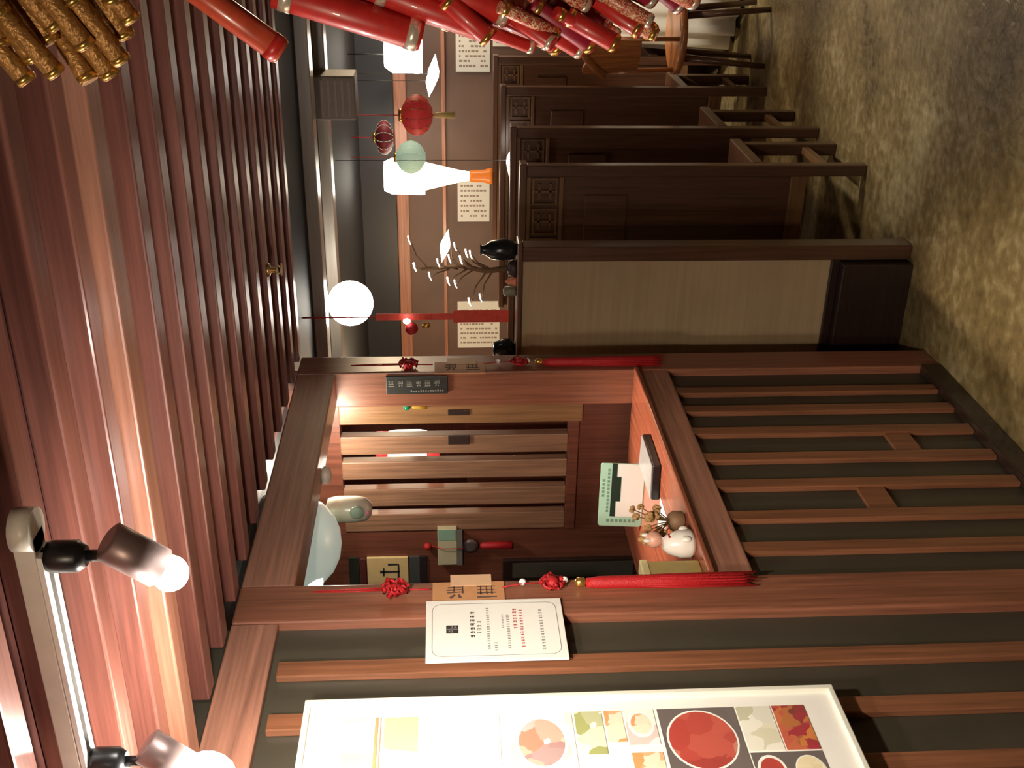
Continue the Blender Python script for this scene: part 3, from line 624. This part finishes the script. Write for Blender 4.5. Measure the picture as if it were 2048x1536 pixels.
# plants and vases on the partition
t = thing('led_tree', 'small bare twig tree with white lights on the cream partition', 'tree', (.215, 3.675, 1.42))
MB().lathe([(.030, 0), (.034, .010), (.026, .028), (.012, .034)], (.215, 3.675, 1.420), 16).build('pot', plain('dark clay', (.05, .025, .02), .5), t, (.215, 3.675, 1.43))
MB().tube([(.215, 3.675, 1.45), (.205, 3.675, 1.53), (.222, 3.68, 1.62), (.214, 3.675, 1.76)], .012, 8, r1=.006).build('trunk', M_TWIG, t, (.215, 3.675, 1.6))
rnd = random.Random(9)
tips = [(.305, 1.674, .020), (.275, 1.60, .007), (.270, 1.585, .006), (.09, 1.590, .007), (.105, 1.55, .006), (.17, 1.665, .007), (.16, 1.64, .006), (.225, 1.783, .009), (.19, 1.73, .006), (.255, 1.66, .007), (.25, 1.62, .007), (.325, 1.80, .006), (.24, 1.70, .006), (.30, 1.64, .006)]
for (x, z, r_) in tips:
    zb = min(1.74, max(1.50, z - .07)); br = MB().tube([(.213, 3.675, zb), ((x + .213) / 2, 3.665, (z + zb) / 2 + .01), (x, 3.66, z - r_)], .0035, 6, r1=.0018).build('branch', M_TWIG, t, (.213, 3.675, zb))
    (MB().lathe([(0, -.062), (.017, -.010), (.017, .010), (0, .062)], (x, 3.66, z), 8, axis=(1, 0, -.2), smooth=False) if r_ > .015 else MB().tube([(x + .018, 3.66, z + .003), (x, 3.66, z), (x - .014, 3.66, z - .006)], r_ * .42, 6, r1=r_ * .2)).build('bulb', G_LED, br, (x, 3.66, z))
tag(MB().lathe([(.020, 0), (.034, .012), (.040, .05), (.034, .09), (.016, .118), (.020, .13)], (.285, 3.675, 1.4205), 20).build('black_vase', M_VASE, None, (.285, 3.675, 1.42)), 'black glazed vase at the end of the cream partition cap', 'vase')
tag(MB().lathe([(.022, 0), (.040, .014), (.043, .045), (.030, .075), (.018, .082)], (-.105, 3.675, 1.4205), 20).build('black_jar', M_VASE, None, (-.105, 3.675, 1.42)), 'squat black jar on the partition cap close to the hatch post', 'jar')
tag(MB().lathe([(.018, 0), (.020, .004), (.012, .018), (.004, .040)], (.165, 3.675, 1.4205), 14).build('candle', plain('coral wax', (.80, .25, .13), .5), None, (.165, 3.675, 1.42)), 'small coral cone candle beside the twig tree', 'candle')
tag(MB().lathe([(.016, 0), (.020, .006), (.018, .04), (.010, .046)], (.125, 3.68, 1.4205), 14).build('cup', plain('grey green glaze', (.22, .22, .14), .4), None, (.125, 3.68, 1.42)), 'small grey green cup beside the coral candle', 'cup')
t = thing('red_streamer', 'long red ribbon streamer with a red bead hanging by the hatch post', 'streamer', (-.04, 3.85, 1.43))
MB().tube([(-.045, 3.85, 2.215), (-.045, 3.85, 1.94)], .003, 6).build('hanging_cord', M_RED, t, (-.045, 3.85, 2.0))
b = MB()
for i in range(12):
    z0 = 1.94 - .042 * i; w = .013 + .012 * (i > 6); b.box(-.045 - w, -.045 + w, 3.849, 3.852, z0 - .043, z0)
b.build('ribbon', plain('red orange silk', (.62, .06, .035), .5, noise=.25, scale=60), t, (-.045, 3.85, 1.7))
MB().ball((-.085, 3.83, 1.805), .025, 14).build('bead', M_RED, t, (-.085, 3.83, 1.8)); MB().ball((-.05, 3.82, 1.822), .011, 10, sq=(1, 1, 1.3)).build('crystal', G_LED, t, (-.05, 3.82, 1.82))  # the glowing crystal stands in for a white sparkle on the ribbon
MB().lathe([(.006, 0), (.011, .006), (.009, .03)], (-.072, 3.83, 1.735), 10).build('gold_cap', M_GOLD, t, (-.07, 3.83, 1.74))

# ---------------------------------------------------------------- far wall: papers, lamps, lanterns
def paper(x0, x1, z0, z1, label, rows=5):
    t = thing('menu_sheet', label, 'paper', ((x0 + x1) / 2, 7.03, z0), 'paper sheets on the far wall')
    MB().box(x0, x1, 7.022, 7.0295, z0, z1).build('sheet', M_WHITE, t, ((x0 + x1) / 2, 7.025, z0))
    g = MB(); rnd = random.Random(int(abs(x0) * 100))
    for i in range(rows + 3):
        xx = x0 + (x1 - x0) * (.10 + .8 * i / (rows + 3)); z = z1 - .02
        while z > z0 + .03:
            h = rnd.uniform(.010, .022)
            if rnd.random() < .8: g.box(xx, xx + .012, 7.0212, 7.022, z - h, z)
            z -= h + .006
    g.build('writing', plain('faded brown ink', (.34, .24, .20), .7), t, ((x0 + x1) / 2, 7.02, z0))
paper(.265, .565, 1.378, 1.591, 'white written sheet on the far wall beneath the second white lamp')
paper(.42, .62, 1.15, 1.360, 'small white sheet hanging lowest on the far wall next to the red firecrackers', 3)
paper(-.714, -.373, 1.375, 1.586, 'cream written sheet on the far wall beside the glowing table lamp')
paper(-1.64, -1.29, 1.300, 1.592, 'cream written sheet on the far wall behind the red streamer')

lampA = thing('table_lamp', 'glowing white lamp with drum shade and tapered column on the last booth', 'lamp', (-.262, 6.525, 1.38), 'white glowing lamps')
XA, YA = -.262, 6.525
MB().lathe([(.048, 0), (.048, .02), (.038, .05), (.036, .125), (.030, .140)], (XA, YA, 1.3805), 18).build('foot', plain('orange lacquer', (.80, .20, .03), .35, emit=.25, ecol=(1, .28, .03)), lampA, (XA, YA, 1.39))  # foot and column glow themselves, painting in the bright streak under the shade
MB().lathe([(.028, 0), (.034, .05), (.06, .16), (.085, .270)], (XA, YA, 1.5195), 20).build('column', G_STREAK, lampA, (XA, YA, 1.6))
MB().lathe([(.110, 0), (.112, .02), (.108, .20), (.088, .245)], (XA, YA, 1.790), 28).build('shade', G_SHADE, lampA, (XA, YA, 1.9))
def lantern(name, x, y, z, rx, rz, m_, label, group, tassel=True):
    t = thing(name, label, 'lantern', (x, y, z - rz), group)
    prof = [(rx * .30, -rz)] + [(rx * math.sin(math.pi * (.12 + .76 * i / 10)), -rz * math.cos(math.pi * (.12 + .76 * i / 10))) for i in range(11)] + [(rx * .30, rz)]
    MB().lathe(prof, (x, y, z), 24).build('paper_body', m_, t, (x, y, z))
    b = MB()
    for i in range(12):
        a = R(30 * i); b.tube([(x + 1.01 * p[0] * math.cos(a), y + 1.01 * p[0] * math.sin(a), z + p[1]) for p in prof[1:-1:2]], .002, 4)
    b.build('rib', M_BRONZE if m_ is M_LANTERN else M_PALEGREEN, t, (x, y, z))
    MB().lathe([(rx * .32, -.008), (rx * .32, .012)], (x, y, z + rz), 16).build('gold_collar', M_GOLD, t, (x, y, z + rz))
    MB().tube([(x, y, z + rz), (x, y, 2.213)], .0025, 5).build('hanging_cord', M_RED, t, (x, y, z + rz))
    if tassel:
        MB().lathe([(.006, 0), (.014, -.02), (.018, -.11)], (x, y, z - rz), 10).build('tassel', plain('gold silk', (.60, .42, .16), .5), t, (x, y, z - rz - .05))
lantern('red_lantern', .376, 5.35, 1.802, .098, .076, M_LANTERN, 'red paper lantern with a gold tassel hanging between the two white lamps', 'hanging lanterns')
lantern('green_lantern', -.085, 6.30, 1.865, .095, .085, M_PALEGREEN, 'pale green paper lantern hanging beside the glowing table lamp', 'hanging lanterns', False)
lantern('red_lantern', .0, 6.42, 2.02, .10, .055, plain('dim red paper', (.22, .016, .03), .6, noise=.3, scale=60), 'dim red paper lantern hanging above the green lantern', 'hanging lanterns', False)
t = thing('pendant_lamp', 'white glowing drum pendant lamp next to the red firecrackers', 'lamp', (.46, 6.45, 2.213), 'white glowing lamps')
MB().tube([(.470, 6.45, 2.213), (.470, 6.45, 2.0)], .004, 6).build('hanging_cord', M_BLACK, t, (.47, 6.45, 2.1))
MB().lathe([(.104, 0), (.108, .02), (.104, .17), (.070, .215)], (.470, 6.45, 1.79), 26).build('shade', G_SHADE, t, (.47, 6.45, 1.9))
t = thing('globe_lamp', 'brilliant white globe lamp on the dark ceiling beyond the hatch', 'lamp', (-.222, 4.42, 2.215))
MB().lathe([(.06, 0), (.06, -.03)], (-.222, 4.42, 2.215), 20).build('rose', M_TRACK, t, (-.222, 4.42, 2.2))
MB().ball((-.222, 4.42, 2.085), .098, 24).build('globe', G_ORB, t, (-.222, 4.42, 2.085))
t = thing('ceiling_unit', 'taupe square grille box hanging under the dark ceiling', 'ceiling unit', (.61, 4.62, 2.213))
MB().box(.525, .705, 4.60, 4.75, 2.035, 2.213).build('housing', M_GREYBOX, t, (.61, 4.65, 2.1), bevel=.006)
for i in range(5): MB().box(.540, .690, 4.596, 4.60, 2.055 + .028 * i, 2.065 + .028 * i).build('slat', plain('taupe slat', (.26, .20, .15), .45), t, (.61, 4.6, 2.06 + .028 * i))
for (x, y, z, lb) in ((.43, 5.9, 1.738, 'white crystal light hanging below the second white lamp'), (.135, 5.42, 1.335, 'white crystal light on the edge of the second booth'), (.66, 4.9, 1.715, 'white crystal light hanging among the red firecrackers')):
    t = thing('crystal_light', lb, 'light', (x, y, z), 'white crystal lights')
    MB().lathe([(0, -.085), (.024, -.014), (.024, .014), (0, .085)], (x, y, z), 8, axis=(1, 0, -.12), smooth=False).build('crystal', G_LED, t, (x, y, z))
    MB().tube([(x, y, z + .02), (x, y, 2.214)], .0012, 4).build('wire', M_BLACK, t, (x, y, z + .1))
t = thing('ceiling_sprinkler', 'small brass sprinkler head on the ceiling battens', 'sprinkler', (.514, 2.881, CZ))
MB().lathe([(.020, 0), (.018, -.006), (.008, -.010), (.007, -.025)], (.514, 2.881, CZ), 16).build('rose', M_BRASS, t, (.514, 2.881, 2.16)); MB().lathe([(.003, 0), (.018, -.002), (.018, -.004)], (.514, 2.881, 2.130), 14).tube([(.506, 2.881, 2.142), (.502, 2.881, 2.134), (.510, 2.881, 2.128)], .002, 5).tube([(.522, 2.881, 2.142), (.526, 2.881, 2.134), (.518, 2.881, 2.128)], .002, 5).build('deflector', M_BRASS, t, (.514, 2.881, 2.13))

# ---------------------------------------------------------------- chair and white table past the booths
t = thing('round_back_chair', 'orange wooden chair with a round curved back past the booths', 'chair', (.70, 5.95, 0))
cx_, cy_ = .68, 5.90
b = MB(); pts = [(cx_ - .21 * math.cos(R(a)), cy_ - .20 * math.sin(R(a)) + .0, .990 - .17 * abs(math.sin(R(a - 90) / 1.0)) ** 1.5) for a in range(-20, 201, 20)]
b.tube(pts, .022, 8); b.build('back_rail', W_CHAIR, t, (cx_, cy_, .9), )
b = MB(); n_ = 8
vs = []
for i in range(n_ + 1):
    a = R(20 + 100 * i / n_ - 30)
    for z, rr in ((.66, .185), (.955 - .10 * abs(i / n_ - .45), .20)):
        for dr in (-.008, .008): vs.append((cx_ - (rr + dr) * math.cos(a), cy_ - (rr + dr) * math.sin(a), z))
fs = []
for i in range(n_):
    o = 4 * i; fs += [(o, o + 2, o + 6, o + 4), (o + 1, o + 5, o + 7, o + 3), (o, o + 4, o + 5, o + 1), (o + 2, o + 3, o + 7, o + 6)]
fs += [(0, 1, 3, 2), (4 * n_, 4 * n_ + 2, 4 * n_ + 3, 4 * n_ + 1)]
b._add(vs, fs, 0, False); b.build('back_panel', W_CHAIR, t, (cx_, cy_, .8))
MB().lathe([(.19, 0), (.21, .008), (.21, .034), (.19, .042)], (cx_, cy_, .425), 24).build('seat', W_CHAIR, t, (cx_, cy_, .45))
for a in (45, 135, 225, 315):
    MB().cyl((cx_ + .15 * math.cos(R(a)), cy_ + .15 * math.sin(R(a)), .428), (cx_ + .20 * math.cos(R(a)), cy_ + .20 * math.sin(R(a)), 0), .020, .014, 10).build('leg', W_DARK, t, (cx_, cy_, .2))
for a in (20, 160, 90): MB().cyl((cx_ - .185 * math.cos(R(a)), cy_ - .18 * math.sin(R(a)), .46), (cx_ - .20 * math.cos(R(a)), cy_ - .19 * math.sin(R(a)), .80), .012, .012, 8).build('back_post', W_CHAIR, t, (cx_, cy_, .6))
t = thing('dining_table', 'round dining table under a long white cloth at the far wall', 'table', (.86, 6.62, 0))
MB().cyl((.86, 6.62, 0), (.86, 6.62, .70), .05, n=14).build('pedestal', W_DARK, t, (.8, 6.62, .3))
MB().cyl((.86, 6.62, .70), (.86, 6.62, .725), .33, n=36).build('tabletop', W_DARK, t, (.8, 6.62, .7))
b = MB(); n_ = 96; vs = []; fs = []
for z, base, amp in ((.726, 0, 0), (.728, .325, .0), (.715, .345, .004), (.5, .355, .014), (.25, .365, .024), (.03, .375, .030)):
    for k in range(n_):
        a = 2 * math.pi * k / n_; r_ = base + amp * math.sin(16 * a + .6 * math.sin(3 * a)); vs.append((.86 + r_ * math.cos(a), 6.62 + r_ * math.sin(a), z))
for j in range(5):
    for k in range(n_): k2 = (k + 1) % n_; fs.append((j * n_ + k, j * n_ + k2, (j + 1) * n_ + k2, (j + 1) * n_ + k))
cl = MB(); cl._add(vs, fs, 0, True); cl = cl.build('tablecloth', M_CLOTH, None, (.86, 6.62, .03)); tag(cl, 'long white cloth draped over the round table at the far wall', 'tablecloth')
sm = cl.modifiers.new('solid', 'SOLIDIFY'); sm.thickness = .002

# ---------------------------------------------------------------- firecracker garland close to the viewer
GX, GY = 1.535, .85
t = thing('firecracker_garland', 'hanging garland of red and gold toy firecrackers close to the viewer', 'garland', (GX, GY, 2.165), )
MB().tube([(GX, GY, 2.165), (GX, GY, 1.47)], .0025, 6).build('hanging_cord', M_RED, t, (GX, GY, 1.8))
def cracker(tip, d, L, r, body, band, gold_end=True):
    """one toy firecracker: a paper tube with foil bands, its free end at tip, pointing along d"""
    d = Vector(d).normalized(); tip = Vector(tip); b0_ = tip - d * L; b = MB()
    b.lathe([(r * .9, 0), (r, r * .1), (r, L - r * .2), (r * .9, L)], b0_, 14, 0, d)
    b.lathe([(r * 1.05, L * .90), (r * 1.05, L * .975)], b0_, 14, 1, d)
    b.lathe([(r * 1.05, L * .05), (r * 1.05, L * .13)], b0_, 14, 1, d)
    return b.build('firecracker', [body, band], t, tip - d * L / 2)
rnd = random.Random(21)
# gold bundle at the top
for (x, z) in ((1.432, 1.978), (1.437, 1.957), (1.430, 1.938), (1.433, 1.922), (1.447, 1.972), (1.446, 1.945), (1.444, 1.912), (1.456, 1.990), (1.458, 1.960), (1.457, 1.932), (1.460, 1.910), (1.470, 1.980), (1.470, 1.950), (1.472, 1.920), (1.474, 1.900), (1.484, 1.992), (1.484, 1.965), (1.486, 1.935), (1.486, 1.908)):
    cracker((x, GY + rnd.uniform(-.02, .02), z), (-.6 + rnd.uniform(-.12, .12), rnd.uniform(-.15, .15), -.35 + rnd.uniform(-.12, .12)), .06, .0075, M_BRONZE, M_GOLD)
# the single red one
cracker((1.4535, GY - .01, 1.793), (-.045, .004, -.058), .105, .0100, plain('orange red paper', (.52, .075, .035), .3, noise=.3, scale=90, coat=.5), M_REDPAPER)
# big dense red ones
for (x, z, r, L, dx) in ((1.466, 1.690, .0120, .11, -.30), (1.478, 1.665, .011, .10, -.34), (1.470, 1.640, .010, .09, -.36), (1.482, 1.625, .010, .09, -.4)):
    cracker((x, GY + rnd.uniform(-.02, .01), z), (dx, .05, -1), L, r, M_REDPAPER, plain('white gold foil', (.90, .80, .66), .25, .6))
M_MOTTLE = food('mottled red gold paper', [(.50, .03, .03), (.30, .015, .03), (.80, .52, .22), (.55, .05, .04), (.88, .74, .52)], 220)
for i in range(96):
    f_ = (i + .5) / 96; z = 1.660 - .185 * f_ - rnd.uniform(0, .010)
    lim = 1.470 - .016 * math.sin(math.pi * min(1, max(0, (1.66 - z) / .15))) + (.012 if z < 1.505 else 0)
    x = lim + rnd.random() ** 1.2 * .055
    cracker((x, GY + rnd.uniform(-.034, .034), z), (-.50 + rnd.uniform(-.25, .2), rnd.uniform(-.5, .5), -.85), .040 + rnd.random() * .022, .0045 + rnd.random() * .0028, (M_REDPAPER, M_MOTTLE, plain('wine paper', (.30, .012, .04), .45, noise=.3, scale=120))[i % 3], M_GOLD if i % 2 else plain('white gold foil', (.90, .80, .66), .25, .6))
for o in list(bpy.data.objects):
    if o.name.split('.')[0] in ('writing', 'text_row', 'lettering', 'brush_character'): o['kind'] = 'stuff'
